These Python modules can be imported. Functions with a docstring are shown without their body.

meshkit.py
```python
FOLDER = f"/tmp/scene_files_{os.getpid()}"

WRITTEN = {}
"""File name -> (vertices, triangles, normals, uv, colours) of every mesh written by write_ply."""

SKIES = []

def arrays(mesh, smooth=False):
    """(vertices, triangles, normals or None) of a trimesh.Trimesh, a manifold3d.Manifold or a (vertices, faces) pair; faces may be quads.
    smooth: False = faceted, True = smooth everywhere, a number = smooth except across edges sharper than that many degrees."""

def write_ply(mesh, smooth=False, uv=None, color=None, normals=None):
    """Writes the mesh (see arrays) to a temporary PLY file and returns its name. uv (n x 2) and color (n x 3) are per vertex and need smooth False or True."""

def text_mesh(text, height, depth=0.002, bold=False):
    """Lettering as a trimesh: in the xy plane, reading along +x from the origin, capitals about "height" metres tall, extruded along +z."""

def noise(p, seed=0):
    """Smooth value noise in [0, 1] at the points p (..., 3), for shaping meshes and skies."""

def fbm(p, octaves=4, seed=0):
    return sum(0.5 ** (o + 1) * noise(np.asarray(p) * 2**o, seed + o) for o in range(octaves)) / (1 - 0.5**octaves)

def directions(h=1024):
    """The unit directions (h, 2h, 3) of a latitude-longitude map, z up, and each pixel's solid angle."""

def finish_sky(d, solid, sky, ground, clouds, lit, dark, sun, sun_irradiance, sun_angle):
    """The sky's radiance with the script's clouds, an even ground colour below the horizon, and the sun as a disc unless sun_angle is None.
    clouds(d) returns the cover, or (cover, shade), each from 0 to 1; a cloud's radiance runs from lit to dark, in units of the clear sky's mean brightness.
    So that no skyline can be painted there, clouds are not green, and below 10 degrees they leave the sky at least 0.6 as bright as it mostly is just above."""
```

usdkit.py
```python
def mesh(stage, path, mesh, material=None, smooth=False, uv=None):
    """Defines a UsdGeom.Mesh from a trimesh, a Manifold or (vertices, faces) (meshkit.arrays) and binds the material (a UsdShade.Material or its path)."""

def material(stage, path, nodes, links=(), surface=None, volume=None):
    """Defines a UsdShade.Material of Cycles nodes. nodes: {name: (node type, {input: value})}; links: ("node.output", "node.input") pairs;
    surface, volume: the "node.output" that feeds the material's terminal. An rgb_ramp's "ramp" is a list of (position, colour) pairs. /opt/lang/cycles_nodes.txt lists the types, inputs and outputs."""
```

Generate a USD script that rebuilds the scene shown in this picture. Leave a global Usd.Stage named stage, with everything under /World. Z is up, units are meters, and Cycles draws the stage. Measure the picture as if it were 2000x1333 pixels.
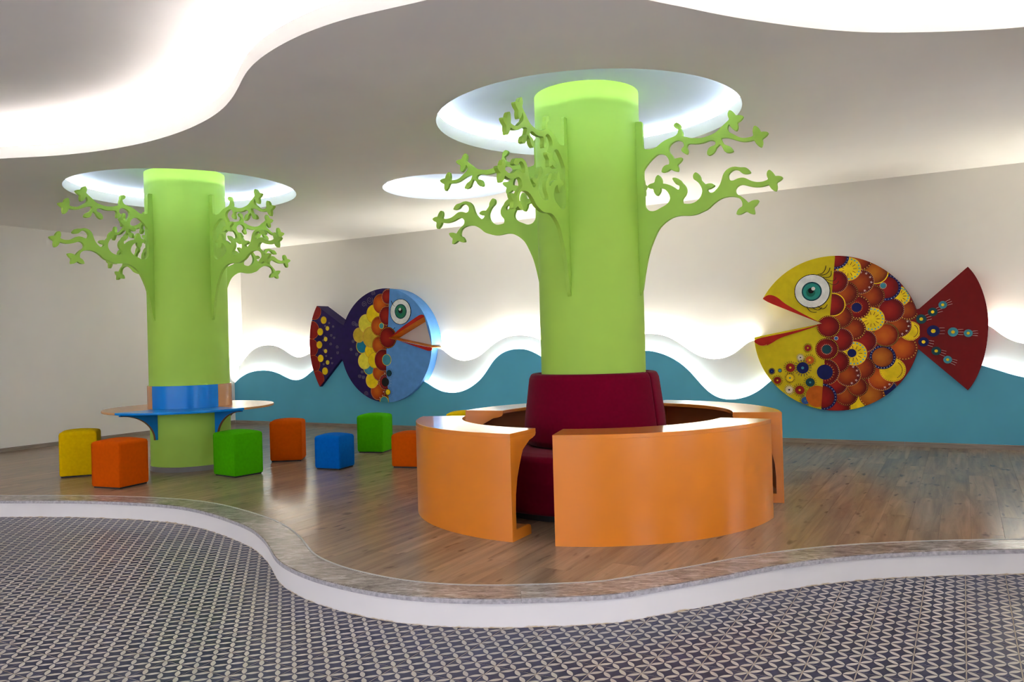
import math, random
import numpy as np, trimesh, usdkit
import shapely, shapely.geometry as sg
from shapely import affinity
from shapely.ops import unary_union
from scipy.interpolate import CubicSpline, PchipInterpolator
from pxr import Usd, UsdGeom, UsdLux, UsdShade, Gf, Sdf

random.seed(7)
rng = np.random.default_rng(7)
stage = Usd.Stage.CreateInMemory()
UsdGeom.SetStageUpAxis(stage, UsdGeom.Tokens.z)
UsdGeom.SetStageMetersPerUnit(stage, 1.0)
UsdGeom.Xform.Define(stage, "/World")
UsdGeom.Scope.Define(stage, "/World/Looks")

# ------------------------------------------------------------------ camera, light, exposure
EXPOSURE = 2.06
STRIP_CEIL = 34.0        # LED strips in the large ceiling cove
STRIP_RING = 42.0        # LED strips in the round ceiling recesses
STRIP_WAVE = 13.0        # LED strip behind the blue wave
STRIP_WALL = 80.0        # LED strip behind the white wave, washing the wall and the ceiling
WINDOW = 2.1             # daylight through the windows of the right wall
REAR_WINDOW = 1.4        # softer daylight through the glazing behind the camera
SKY = 0.02
COL_CEIL, COL_RING, COL_WAVE, COL_DAY = (1, .92, .95), (.88, .92, 1), (1, .95, .87), (.84, .84, 1)

EYE = 1.4                # lens height above the raised floor
PITCH, ROLL, FPX = 0.003926, -0.0272144, 1566.89
_f = np.array([0, math.cos(PITCH), math.sin(PITCH)])
_r0 = np.array([1.0, 0, 0]); _u0 = np.cross(_r0, _f)
_r = math.cos(ROLL) * _r0 + math.sin(ROLL) * _u0
_u = -math.sin(ROLL) * _r0 + math.cos(ROLL) * _u0
cam = UsdGeom.Camera.Define(stage, "/World/camera")
cam.AddTransformOp().Set(Gf.Matrix4d(*_r, 0, *_u, 0, *(-_f), 0, 0, 0, EYE, 1))
cam.CreateHorizontalApertureAttr(36.0); cam.CreateVerticalApertureAttr(36.0 * 1333 / 2000)
cam.CreateFocalLengthAttr(36.0 * FPX / 2000)
cam.CreateClippingRangeAttr(Gf.Vec2f(0.05, 100))
cam.CreateExposureAttr(EXPOSURE)

# frame of the back wall: A runs along it to the right, D towards it
BA = 1.0586873
N = np.array([math.cos(BA), math.sin(BA), 0]); U = np.array([math.sin(BA), -math.cos(BA), 0]); Z = np.array([0, 0, 1.0])
def W(a, d, z=0.0): return U * a + N * d + Z * z
def w2(a, d): return tuple((U * a + N * d)[:2])
LEFT, RIGHT, REAR, BACK = -12.478, 2.6, -4.0, 11.2706
D_MID, D_BLUE, D_FISH = BACK - 0.11, 11.046, 10.98
HC, HU, STEP, LIP = 3.387, 3.595, 0.168, 0.12
HTOP = HC + 0.30
WINDOWS = [(1.7, 1.8), (4.7, .6), (7.9, .9)]   # (D of the centre, width) in the right wall
REARS = [(-9.6, 3.0), (-6.2, 3.0), (-2.8, 3.0), (.6, 3.0)]     # (A of the centre, width) in the rear wall
WZ0, WZ1 = 0.35, 2.75

dome = UsdLux.DomeLight.Define(stage, "/World/sky")
dome.CreateColorAttr(Gf.Vec3f(.8, .88, 1)); dome.CreateIntensityAttr(SKY)
TILT = math.radians(32)   # the sky lies above: daylight comes in slanting down
def daylight(name, out, side, c, w, strength, tilt, off):
    L = UsdLux.RectLight.Define(stage, name)
    h = 3.4 if tilt else WZ1 - WZ0; L.CreateWidthAttr(w); L.CreateHeightAttr(h)
    zl = out * math.cos(tilt) + Z * math.sin(tilt); yl = Z * math.cos(tilt) - out * math.sin(tilt)
    L.AddTransformOp().Set(Gf.Matrix4d(*side, 0, *yl, 0, *zl, 0, *(c + out * off), 1))
    L.CreateIntensityAttr(strength); L.CreateColorAttr(Gf.Vec3f(*COL_DAY))
for i, (d, w) in enumerate(WINDOWS):
    daylight("/World/window_daylight" + ("" if not i else f"_{i:03d}"), U, N, W(RIGHT, d, (WZ0 + WZ1) / 2), w, WINDOW, 0.0, .2)
for i, (a, w) in enumerate(REARS):
    daylight("/World/rear_daylight" + ("" if not i else f"_{i:03d}"), -N, U, W(a, REAR, (WZ0 + WZ1) / 2), w, REAR_WINDOW, TILT, 1.0)

# ------------------------------------------------------------------ helpers
def path_for(name, parent="/World"):
    parent = parent if isinstance(parent, str) else str(parent.GetPath())
    p, k = f"{parent}/{name}", 0
    while stage.GetPrimAtPath(p):
        k += 1; p = f"{parent}/{name}_{k:03d}"
    return p
def keys(prim, **kw):
    for k, v in kw.items():
        if v is not None: prim.SetCustomDataByKey(k, v)
def thing(name, label=None, cat=None, loc=(0, 0, 0), group=None, kind=None):
    x = UsdGeom.Xform.Define(stage, path_for(name)); x.AddTranslateOp().Set(Gf.Vec3d(*map(float, loc)))
    keys(x.GetPrim(), label=label, category=cat, group=group, kind=kind)
    x.GetPrim().SetCustomDataByKey("label", label) if label else None
    ORIGIN[str(x.GetPath())] = np.array(loc, float)
    return x.GetPrim()
ORIGIN = {"/World": np.zeros(3)}
def part(parent, name, mesh, mat, smooth=30, label=None, kind=None):
    """One Mesh, given in world coordinates, under its thing (or under a part of it)."""
    pp = parent if isinstance(parent, str) else str(parent.GetPath())
    o = ORIGIN[pp]; p = path_for(name, pp)
    m = mesh.copy(); m.apply_translation(-o)
    g = usdkit.mesh(stage, p, m, M[mat], smooth=smooth)
    ORIGIN[p] = o
    keys(g.GetPrim(), label=label, kind=kind)
    return g.GetPrim()
def solo(name, mesh, mat, label=None, cat=None, kind=None, group=None, smooth=30):
    p = part("/World", name, mesh, mat, smooth, label, kind); keys(p, category=cat, group=group); return p

def cat(ms): return trimesh.util.concatenate([m for m in ms if m is not None])
def frame(o, x, y, z):
    T = np.eye(4); T[:3, 0], T[:3, 1], T[:3, 2], T[:3, 3] = x, y, z, o; return T
def prism(poly, z0, z1, T=None):
    ms = []
    for g in getattr(poly, "geoms", [poly]):
        if g.geom_type != "Polygon" or g.area < 1e-7: continue
        m = trimesh.creation.extrude_polygon(g, z1 - z0, engine="earcut"); m.apply_translation((0, 0, z0)); ms.append(m)
    if not ms: return None
    m = cat(ms)
    if T is not None: m.apply_transform(T)
    return m
def box(a0, a1, d0, d1, z0, z1):
    m = trimesh.creation.box((a1 - a0, d1 - d0, z1 - z0)); m.apply_translation(((a0 + a1) / 2, (d0 + d1) / 2, (z0 + z1) / 2))
    m.apply_transform(frame(np.zeros(3), U, N, Z)); 
    m.invert() if np.linalg.det(np.stack([U, N, Z], 1)) < 0 else None
    return m
def revolve(profile, c, a0=0.0, a1=360.0, n=96):
    """Closed (r, z) profile turned about the vertical at c, from angle a0 to a1 (degrees); capped when it is not a full turn."""
    pr = np.asarray(profile, float); full = abs(a1 - a0) >= 359.99
    pg = sg.Polygon(pr)
    if not pg.exterior.is_ccw: pr = pr[::-1]
    k = len(pr); ang = np.radians(np.linspace(a0, a1, n, endpoint=not full))
    V = np.stack([c[0] + pr[None, :, 0] * np.cos(ang)[:, None], c[1] + pr[None, :, 0] * np.sin(ang)[:, None], np.broadcast_to(pr[None, :, 1], (len(ang), k))], -1).reshape(-1, 3)
    F = []
    m = len(ang)
    for i in range(m if full else m - 1):
        j = (i + 1) % m; a = np.arange(k); b = (a + 1) % k
        F += [np.stack([i * k + a, j * k + a, j * k + b], 1), np.stack([i * k + a, j * k + b, i * k + b], 1)]
    F = np.vstack(F)
    if not full:
        v2, f2 = trimesh.creation.triangulate_polygon(sg.Polygon(pr), engine="earcut")
        # map the triangulation's vertices back onto the profile
        idx = np.array([np.argmin(((pr - q) ** 2).sum(1)) for q in v2]); t = idx[f2]
        F = np.vstack([F, t, (m - 1) * k + t[:, ::-1]])
    ms = trimesh.Trimesh(V, F, process=False); ms.merge_vertices(); ms.fix_normals(); return ms
def tube(P, r, sides=6, closed=False):
    P = np.asarray(P, float); n = len(P)
    t = np.roll(P, -1, 0) - np.roll(P, 1, 0)
    if not closed: t[0] = P[1] - P[0]; t[-1] = P[-1] - P[-2]
    t /= np.linalg.norm(t, axis=1, keepdims=True)
    ref = np.where(np.abs(t[:, 2:]) < .95, [0, 0, 1.0], [1.0, 0, 0]); a = np.cross(t, ref); a /= np.linalg.norm(a, axis=1, keepdims=True); b = np.cross(t, a)
    g = np.arange(sides) * 2 * np.pi / sides
    V = (P[:, None] + r * (np.cos(g)[None, :, None] * a[:, None] + np.sin(g)[None, :, None] * b[:, None])).reshape(-1, 3)
    F = []
    for i in range(n if closed else n - 1):
        j = (i + 1) % n; k = np.arange(sides); l = (k + 1) % sides
        F += [np.stack([i * sides + k, j * sides + k, j * sides + l], 1), np.stack([i * sides + k, j * sides + l, i * sides + l], 1)]
    m = trimesh.Trimesh(V, np.vstack(F), process=False); m.fix_normals(); return m
def spline(pts, n, closed=False):
    p = np.asarray(pts, float); s = np.r_[0, np.cumsum(np.linalg.norm(np.diff(p, axis=0), axis=1) ** .5)]
    return CubicSpline(s, p)(np.linspace(0, s[-1], n))
def smoothline(pts, n):
    """Even samples along a lightly smoothed path."""
    p = spline(pts, 1500)
    for _ in range(300): p[1:-1] = .25 * p[:-2] + .5 * p[1:-1] + .25 * p[2:]
    s = np.r_[0, np.cumsum(np.linalg.norm(np.diff(p, axis=0), axis=1))]; q = np.linspace(0, s[-1], n)
    return np.stack([np.interp(q, s, p[:, 0]), np.interp(q, s, p[:, 1])], 1)
def chaikin(p, it=2):
    p = np.asarray(p, float)
    for _ in range(it):
        q = np.roll(p, -1, 0); p = np.stack([.75 * p + .25 * q, .25 * p + .75 * q], 1).reshape(-1, 2)
    return p
def disc(x, y, r, n=40): return sg.Polygon([(x + r * math.cos(t), y + r * math.sin(t)) for t in np.linspace(0, 2 * math.pi, n, endpoint=False)])

# ------------------------------------------------------------------ materials
M = {}
def mat(name, nodes, links=(), surface="p.BSDF"):
    M[name] = usdkit.material(stage, "/World/Looks/" + name, nodes, links, surface=surface)
def paint(name, c, rough=.5, spec=.5, var=.06, scale=3.0, bump=0.0, bscale=120.0, sheen=0.0, coat=0.0):
    c = np.array(c, float)
    nodes = {"g": ("geometry", {}), "n": ("noise_texture", {"scale": scale, "detail": 4.0}),
             "r": ("rgb_ramp", {"ramp": [(.25, tuple(c * (1 - var))), (.75, tuple(np.minimum(c * (1 + var), 1)))]}),
             "p": ("principled_bsdf", {"roughness": rough, "specular_ior_level": spec})}
    links = [("g.position", "n.vector"), ("n.fac", "r.fac"), ("r.color", "p.base_color")]
    if sheen: nodes["p"][1].update(sheen_weight=sheen, sheen_roughness=.4)
    if coat: nodes["p"][1].update(coat_weight=coat, coat_roughness=.08)
    if bump:
        nodes["n2"] = ("noise_texture", {"scale": bscale, "detail": 2.0}); nodes["b"] = ("bump", {"strength": bump, "distance": .002})
        links += [("g.position", "n2.vector"), ("n2.fac", "b.height"), ("b.normal", "p.normal")]
    mat(name, nodes, links)
def glow(name, c, s): mat(name, {"e": ("emission", {"color": c, "strength": s})}, surface="e.emission")

glow("led_ceiling", COL_CEIL, STRIP_CEIL); glow("led_ring", COL_RING, STRIP_RING); glow("led_wave", COL_WAVE, STRIP_WAVE); glow("led_wall", COL_WAVE, STRIP_WALL)
paint("ceiling_white", (.82, .805, .75), .9, .2, .01)
paint("wall_white", (.79, .765, .70), .85, .25, .012)
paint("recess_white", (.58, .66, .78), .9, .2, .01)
paint("wave_white", (.80, .82, .80), .6, .3, .01)
paint("wave_blue", (.090, .40, .56), .6, .3, .03)
paint("trunk_green", (.32, .545, .065), .6, .3, .03)
paint("branch_green", (.30, .515, .06), .55, .3, .03)
paint("orange_lacquer", (.64, .20, .013), .27, .6, .03)
paint("orange_top", (.64, .205, .02), .24, .5, .03, coat=.6)
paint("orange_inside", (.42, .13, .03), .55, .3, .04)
paint("maroon_cloth", (.135, .0, .013), .9, .06, .10, 25.0, .25, 900.0, sheen=.06)
paint("table_orange", (.48, .225, .08), .22, .5, .04)
paint("table_blue", (.0, .185, .56), .24, .3, .03)
paint("table_edge", (.16, .07, .03), .6, .3)
for k, c in dict(yellow=(.56, .37, .0), orange=(.48, .068, .0), green=(.045, .31, .0), blue=(.0, .10, .42)).items():
    paint("cloth_" + k, c, .9, .05, .08, 30.0, .3, 700.0)
paint("black_base", (.012, .012, .012), .7)
paint("riser_white", (.78, .77, .74), .6, .3, .03, 6.0)
paint("aluminium", (.36, .355, .34), .4, .5, .03); 
paint("skirting_grey", (.17, .165, .155), .4)
paint("grout", (.36, .31, .25), .9, .2, .08, 20.0)
paint("subfloor", (.10, .075, .055), .9)
paint("window_frame_white", (.75, .75, .74), .5)
mat("pane", {"t": ("transparent_bsdf", {}), "g": ("glossy_bsdf", {"roughness": .02}), "f": ("fresnel", {"IOR": 1.45}), "m": ("mix_closure", {})},
    [("f.fac", "m.fac"), ("t.BSDF", "m.closure1"), ("g.BSDF", "m.closure2")], surface="m.closure")
FP = dict(red=(.24, .008, .006), rust=(.27, .04, .006), amber=(.38, .13, .008), orange=(.52, .11, .006), yellow=(.80, .58, .006), lemon=(.76, .66, .05),
          mustard=(.60, .42, .03), navy=(.006, .010, .09), blue=(.03, .10, .32), teal=(.05, .26, .32), dteal=(.008, .055, .07), sea=(.006, .18, .30), cream=(.72, .64, .42), white=(.72, .72, .68),
          black=(.008, .008, .008), iris=(.02, .24, .19), green=(.02, .17, .08), body_yellow=(.60, .48, .006), body_red=(.20, .008, .006), tail_red=(.17, .004, .004),
          sky_blue=(.10, .28, .62), violet=(.018, .008, .075), lip_red=(.42, .014, .008), lip_orange=(.70, .20, .01), gold=(.66, .33, .04), grey=(.20, .18, .20), pink=(.62, .45, .40), brown=(.14, .06, .01), iris_dark=(.012, .14, .09), lightteal=(.16, .40, .42), ember=(.32, .06, .007), flame=(.46, .13, .008), flame2=(.54, .19, .012))
for k, c in FP.items(): paint("paint_" + k, c, .55, .15, .09 if k in ("body_yellow", "sky_blue", "tail_red") else .18, 11.0)

for k, (c0, c1, c2) in dict(red=((.32, .014, .007), (.23, .006, .005), (.10, .003, .003)), rust=((.38, .065, .006), (.26, .028, .005), (.10, .006, .003)),
                            amber=((.48, .15, .008), (.36, .085, .006), (.15, .020, .004)), orange=((.56, .12, .006), (.44, .06, .005), (.17, .012, .003))).items():
    mat("shaded_" + k, {"u": ("texture_coordinate", {}), "sb": ("vector_math", {"math_type": "subtract", "vector2": (-.18, 0, 0)}), "l": ("vector_math", {"math_type": "length"}),
        "n": ("noise_texture", {"scale": 14.0, "detail": 3.0}), "g": ("geometry", {}), "a": ("math", {"math_type": "multiply_add", "value2": .35, "value3": -.17}), "ad": ("math", {"math_type": "add"}),
        "r": ("rgb_ramp", {"ramp": [(.15, c0), (.62, c1), (1.0, c2)]}), "p": ("principled_bsdf", {"roughness": .55, "specular_ior_level": .15})},
        [("u.UV", "sb.vector1"), ("sb.vector", "l.vector1"), ("g.position", "n.vector"), ("n.fac", "a.value1"), ("l.value", "ad.value1"), ("a.value", "ad.value2"), ("ad.value", "r.fac"), ("r.color", "p.base_color")])

def dotuv(extra):   # wall-frame coordinates of the shaded point: A in ax, D in dx
    return {"g": ("geometry", {}), "da": ("vector_math", {"math_type": "dot_product", "vector2": tuple(U)}), "dd": ("vector_math", {"math_type": "dot_product", "vector2": tuple(N)}), **extra}, \
           [("g.position", "da.vector1"), ("g.position", "dd.vector1")]
# oak laminate: grain along D
nodes, links = dotuv({
    "oi": ("object_info", {}), "rs": ("math", {"math_type": "multiply", "value2": 37.0}),
    "c": ("combine_xyz", {}), "mp": ("mapping", {"scale": (15.0, .9, 1.0)}), "n": ("noise_texture", {"scale": 1.0, "detail": 6.0, "roughness": .62, "distortion": .6}),
    "mp2": ("mapping", {"scale": (7.0, .9, 1.0)}), "n2": ("noise_texture", {"scale": 1.0, "detail": 3.0, "distortion": 1.2}),
    "mp3": ("mapping", {"scale": (16.0, 4.5, 1.0)}), "n3": ("noise_texture", {"scale": 1.0, "detail": 1.0}),
    "kr": ("rgb_ramp", {"ramp": [(0.0, (1, 1, 1)), (.66, (1, 1, 1)), (.78, (.45, .40, .36))]}),
    "r": ("rgb_ramp", {"ramp": [(.28, (.21, .138, .085)), (.5, (.285, .195, .125)), (.74, (.345, .25, .168))]}),
    "r2": ("rgb_ramp", {"ramp": [(.3, (.80, .79, .78)), (.7, (1.06, 1.05, 1.03))]}), "m1": ("mix_color", {"blend_type": "multiply", "fac": 1.0, "use_clamp": False}),
    "tr": ("rgb_ramp", {"ramp": [(0, (.84, .83, .82)), (1, (1.08, 1.06, 1.04))]}), "m2": ("mix_color", {"blend_type": "multiply", "fac": 1.0, "use_clamp": False}),
    "m3": ("mix_color", {"blend_type": "multiply", "fac": 1.0, "use_clamp": False}),
    "b": ("bump", {"strength": .12, "distance": .001}), "p": ("principled_bsdf", {"roughness": .2, "specular_ior_level": .2})})
links += [("da.value", "c.x"), ("dd.value", "c.y"), ("oi.random", "rs.value1"), ("rs.value", "c.z"), ("c.vector", "mp.vector"), ("mp.vector", "n.vector"), ("c.vector", "mp2.vector"), ("mp2.vector", "n2.vector"),
          ("c.vector", "mp3.vector"), ("mp3.vector", "n3.vector"), ("n3.fac", "kr.fac"),
          ("n.fac", "r.fac"), ("n2.fac", "r2.fac"), ("r.color", "m1.a"), ("r2.color", "m1.b"), ("oi.random", "tr.fac"), ("m1.result", "m2.a"), ("tr.color", "m2.b"),
          ("m2.result", "m3.a"), ("kr.color", "m3.b"), ("m3.result", "p.base_color"), ("n.fac", "b.height"), ("b.normal", "p.normal")]
mat("oak", nodes, links)
# printed tile: pale leaves on the diagonals of a 4 x 4 lattice on navy
TP, TA, TD = .2225, -.026, 4.690
K = 4 / TP
def mth(t, v2=None, v3=None, **k):
    d = {"math_type": t};
    if v2 is not None: d["value2"] = v2
    if v3 is not None: d["value3"] = v3
    return ("math", {**d, **k})
nodes, links = dotuv({
    "a1": mth("multiply_add", K, -TA * K), "d1": mth("multiply_add", K, -TD * K), "s": mth("add"), "t": mth("subtract"), "sa": mth("multiply", .5), "ta": mth("multiply", .5),
    "fa": mth("fraction"), "fb": mth("fraction"), "fa2": mth("multiply_add", -1.0, 1.0), "fb2": mth("multiply_add", -1.0, 1.0), "wa": mth("multiply"), "wb": mth("multiply"),
    "ea": mth("pingpong", .5), "eb": mth("pingpong", .5), "la": mth("multiply_add", .74, -.028), "lb": mth("multiply_add", .74, -.028),
    "qa": mth("subtract"), "qb": mth("subtract"), "mx": mth("maximum"), "sc": ("map_range", {"from_min": -.012, "from_max": .012, "to_min": 0.0, "to_max": 1.0, "clamp": True}),
    "oi": ("object_info", {}), "nz": ("noise_texture", {"scale": 9.0, "detail": 4.0}), "nr": ("rgb_ramp", {"ramp": [(.3, (.015, .019, .055)), (.7, (.023, .027, .075))]}),
    "mc": ("mix_color", {"b": (.43, .395, .345)}), "p": ("principled_bsdf", {"roughness": .36, "specular_ior_level": .22})})
links += [("da.value", "a1.value1"), ("dd.value", "d1.value1"), ("a1.value", "s.value1"), ("d1.value", "s.value2"), ("a1.value", "t.value1"), ("d1.value", "t.value2"),
          ("s.value", "sa.value1"), ("t.value", "ta.value1"), ("sa.value", "fa.value1"), ("ta.value", "fb.value1"), ("fa.value", "fa2.value1"), ("fb.value", "fb2.value1"),
          ("fa.value", "wa.value1"), ("fa2.value", "wa.value2"), ("fb.value", "wb.value1"), ("fb2.value", "wb.value2"),
          ("sa.value", "ea.value1"), ("ta.value", "eb.value1"), ("wa.value", "la.value1"), ("wb.value", "lb.value1"),
          ("la.value", "qa.value1"), ("eb.value", "qa.value2"), ("lb.value", "qb.value1"), ("ea.value", "qb.value2"), ("qa.value", "mx.value1"), ("qb.value", "mx.value2"),
          ("mx.value", "sc.value"), ("sc.result", "mc.fac"), ("g.position", "nz.vector"), ("nz.fac", "nr.fac"), ("nr.color", "mc.a"), ("mc.result", "p.base_color")]
mat("printed_tile", nodes, links)
paint("marble_lit_edge", (.40, .39, .40), .5, .4, .35, 45.0)  # kerb front: unpolished stone, lightened further to paint in light on the vertical face
# marble kerb slabs: streaky brown and grey stone, each slab its own tone
mat("marble", {"g": ("geometry", {}), "oi": ("object_info", {}), "rs": ("math", {"math_type": "multiply", "value2": 53.0}), "rv": ("combine_xyz", {}), "ad": ("vector_math", {"math_type": "add"}),
    "mp": ("mapping", {"rotation": (0, 0, .9), "scale": (10.0, 34.0, 34.0)}), "n": ("noise_texture", {"scale": 1.0, "detail": 7.0, "roughness": .7, "distortion": 1.0}),
    "mp2": ("mapping", {"rotation": (0, 0, .9), "scale": (2.0, 4.5, 3.0)}), "n2": ("noise_texture", {"scale": 1.0, "detail": 4.0, "distortion": 1.5}),
    "r": ("rgb_ramp", {"ramp": [(.25, (.09, .072, .064)), (.45, (.235, .20, .178)), (.58, (.39, .36, .33)), (.75, (.60, .58, .55))]}),
    "r2": ("rgb_ramp", {"ramp": [(.3, (.62, .58, .56)), (.7, (1.25, 1.24, 1.23))]}), "m": ("mix_color", {"blend_type": "multiply", "fac": 1.0, "use_clamp": False}),
    "p": ("principled_bsdf", {"roughness": .2, "specular_ior_level": .5})},
    [("oi.random", "rs.value1"), ("rs.value", "rv.x"), ("rs.value", "rv.y"), ("g.position", "ad.vector1"), ("rv.vector", "ad.vector2"), ("ad.vector", "mp.vector"), ("mp.vector", "n.vector"),
     ("ad.vector", "mp2.vector"), ("mp2.vector", "n2.vector"), ("n.fac", "r.fac"), ("n2.fac", "r2.fac"), ("r.color", "m.a"), ("r2.color", "m.b"), ("m.result", "p.base_color")])
mat("baseboard_wood", {"g": ("geometry", {}), "mp": ("mapping", {"scale": (4.0, 4.0, 90.0)}), "n": ("noise_texture", {"scale": 1.0, "detail": 5.0}),
    "r": ("rgb_ramp", {"ramp": [(.3, (.20, .155, .115)), (.7, (.33, .27, .21))]}), "p": ("principled_bsdf", {"roughness": .4})},
    [("g.position", "mp.vector"), ("mp.vector", "n.vector"), ("n.fac", "r.fac"), ("r.color", "p.base_color")])
mat("riser_dirty", {"g": ("geometry", {}), "s": ("separate_xyz", {}), "n": ("noise_texture", {"scale": 16.0, "detail": 3.0}), "ad": ("math", {"math_type": "multiply_add", "value2": -.03, "value3": .017}), "a2": ("math", {"math_type": "add"}),
    "r": ("map_range", {"from_min": -.168, "from_max": -.158, "to_min": 1.0, "to_max": 0.0, "clamp": True}), "mc": ("mix_color", {"a": (.78, .77, .74), "b": (.50, .38, .20)}), "p": ("principled_bsdf", {"roughness": .6})},
    [("g.position", "s.vector"), ("g.position", "n.vector"), ("n.fac", "ad.value1"), ("s.z", "a2.value1"), ("ad.value", "a2.value2"), ("a2.value", "r.value"), ("r.result", "mc.fac"), ("mc.result", "p.base_color")])
# ------------------------------------------------------------------ outlines measured in metres
EDGE = [(-5.076,7.896),(-4.313,7.789),(-3.407,7.515),(-2.854,7.175),(-2.235,6.527),(-2.023,6.227),(-1.79,5.782),(-1.583,5.332),(-1.335,5.018),(-1.219,4.903),(-0.9,4.66),(-0.57,4.506),(-0.265,4.437),(0.012,4.422),(0.529,4.451),(0.68,4.51),(1.166,4.722),(1.525,4.904),(2.069,5.085),(2.589,5.149),(3.242,5.144)]
INNER = [(-5.264,8.19),(-4.454,8.046),(-3.541,7.814),(-2.885,7.468),(-2.313,6.988),(-1.927,6.521),(-1.58,5.917),(-1.396,5.542),(-1.008,5.066),(-0.649,4.813),(-0.386,4.735),(-0.069,4.699),(0.246,4.695),(0.562,4.707),(0.886,4.834),(1.404,5.026),(2.142,5.261),(2.87,5.365),(3.374,5.351)]
COVE = [(-5.047,7.981),(-4.52,7.934),(-3.945,7.782),(-3.483,7.575),(-2.943,7.213),(-2.486,6.769),(-2.225,6.417),(-2.008,6.032),(-1.82,5.668),(-1.564,5.325),(-1.248,5.025),(-1.047,4.884),(-0.864,4.782),(-0.54,4.64),(-0.2,4.5),(0.15,4.45),(0.5,4.52),(0.961,4.73),(1.164,4.83),(1.389,4.943),(1.707,5.071),(2.035,5.186),(2.358,5.262),(2.666,5.29),(3.079,5.287),(3.41,5.25)]
WAVE_UP = [(-12.422,1.154),(-12.29,1.273),(-12.115,1.405),(-11.903,1.49),(-11.675,1.515),(-11.413,1.472),(-11.216,1.388),(-11.041,1.289),(-10.886,1.256),(-10.73,1.278),(-10.583,1.339),(-7.655,1.378),(-7.538,1.268),(-7.381,1.18),(-7.198,1.145),(-7.015,1.169),(-6.82,1.267),(-6.652,1.393),(-6.475,1.485),(-6.313,1.532),(-6.131,1.542),(-5.917,1.51),(-5.731,1.436),(-4.044,1.505),(-3.886,1.495),(-3.715,1.451),(-3.547,1.358),(-3.383,1.234),(-3.219,1.145),(-3.057,1.112),(-2.896,1.127),(-2.735,1.2),(-2.628,1.293),(-2.547,1.37),(0.287,1.487),(0.375,1.362),(0.454,1.305),(0.554,1.256),(0.622,1.24)]
WAVE_LO = [(-12.479,0.781),(-12.261,0.916),(-11.985,1.004),(-11.695,1.029),(-11.432,1.0),(-11.157,0.912),(-11.021,0.857),(-10.866,0.831),(-10.692,0.86),(-10.575,0.916),(-10.41,1.022),(-7.942,0.818),(-7.839,0.762),(-7.68,0.68),(-7.508,0.629),(-7.336,0.622),(-7.153,0.652),(-6.957,0.741),(-6.801,0.849),(-6.697,0.955),(-6.632,1.062),(-6.554,1.158),(-6.44,1.241),(-6.279,1.306),(-6.134,1.324),(-6.003,1.32),(-5.84,1.266),(-5.679,1.181),(-3.998,1.258),(-3.854,1.233),(-3.685,1.177),(-3.54,1.098),(-3.41,0.999),(-3.303,0.885),(-3.208,0.761),(-3.114,0.665),(-3.029,0.602),(-2.924,0.566),(-2.819,0.553),(-2.714,0.563),(-2.589,0.595),(-2.465,0.648),(-2.362,0.716),(-2.269,0.808),(0.184,0.993),(0.28,0.962),(0.379,0.926),(0.499,0.879),(0.606,0.849)]
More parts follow.
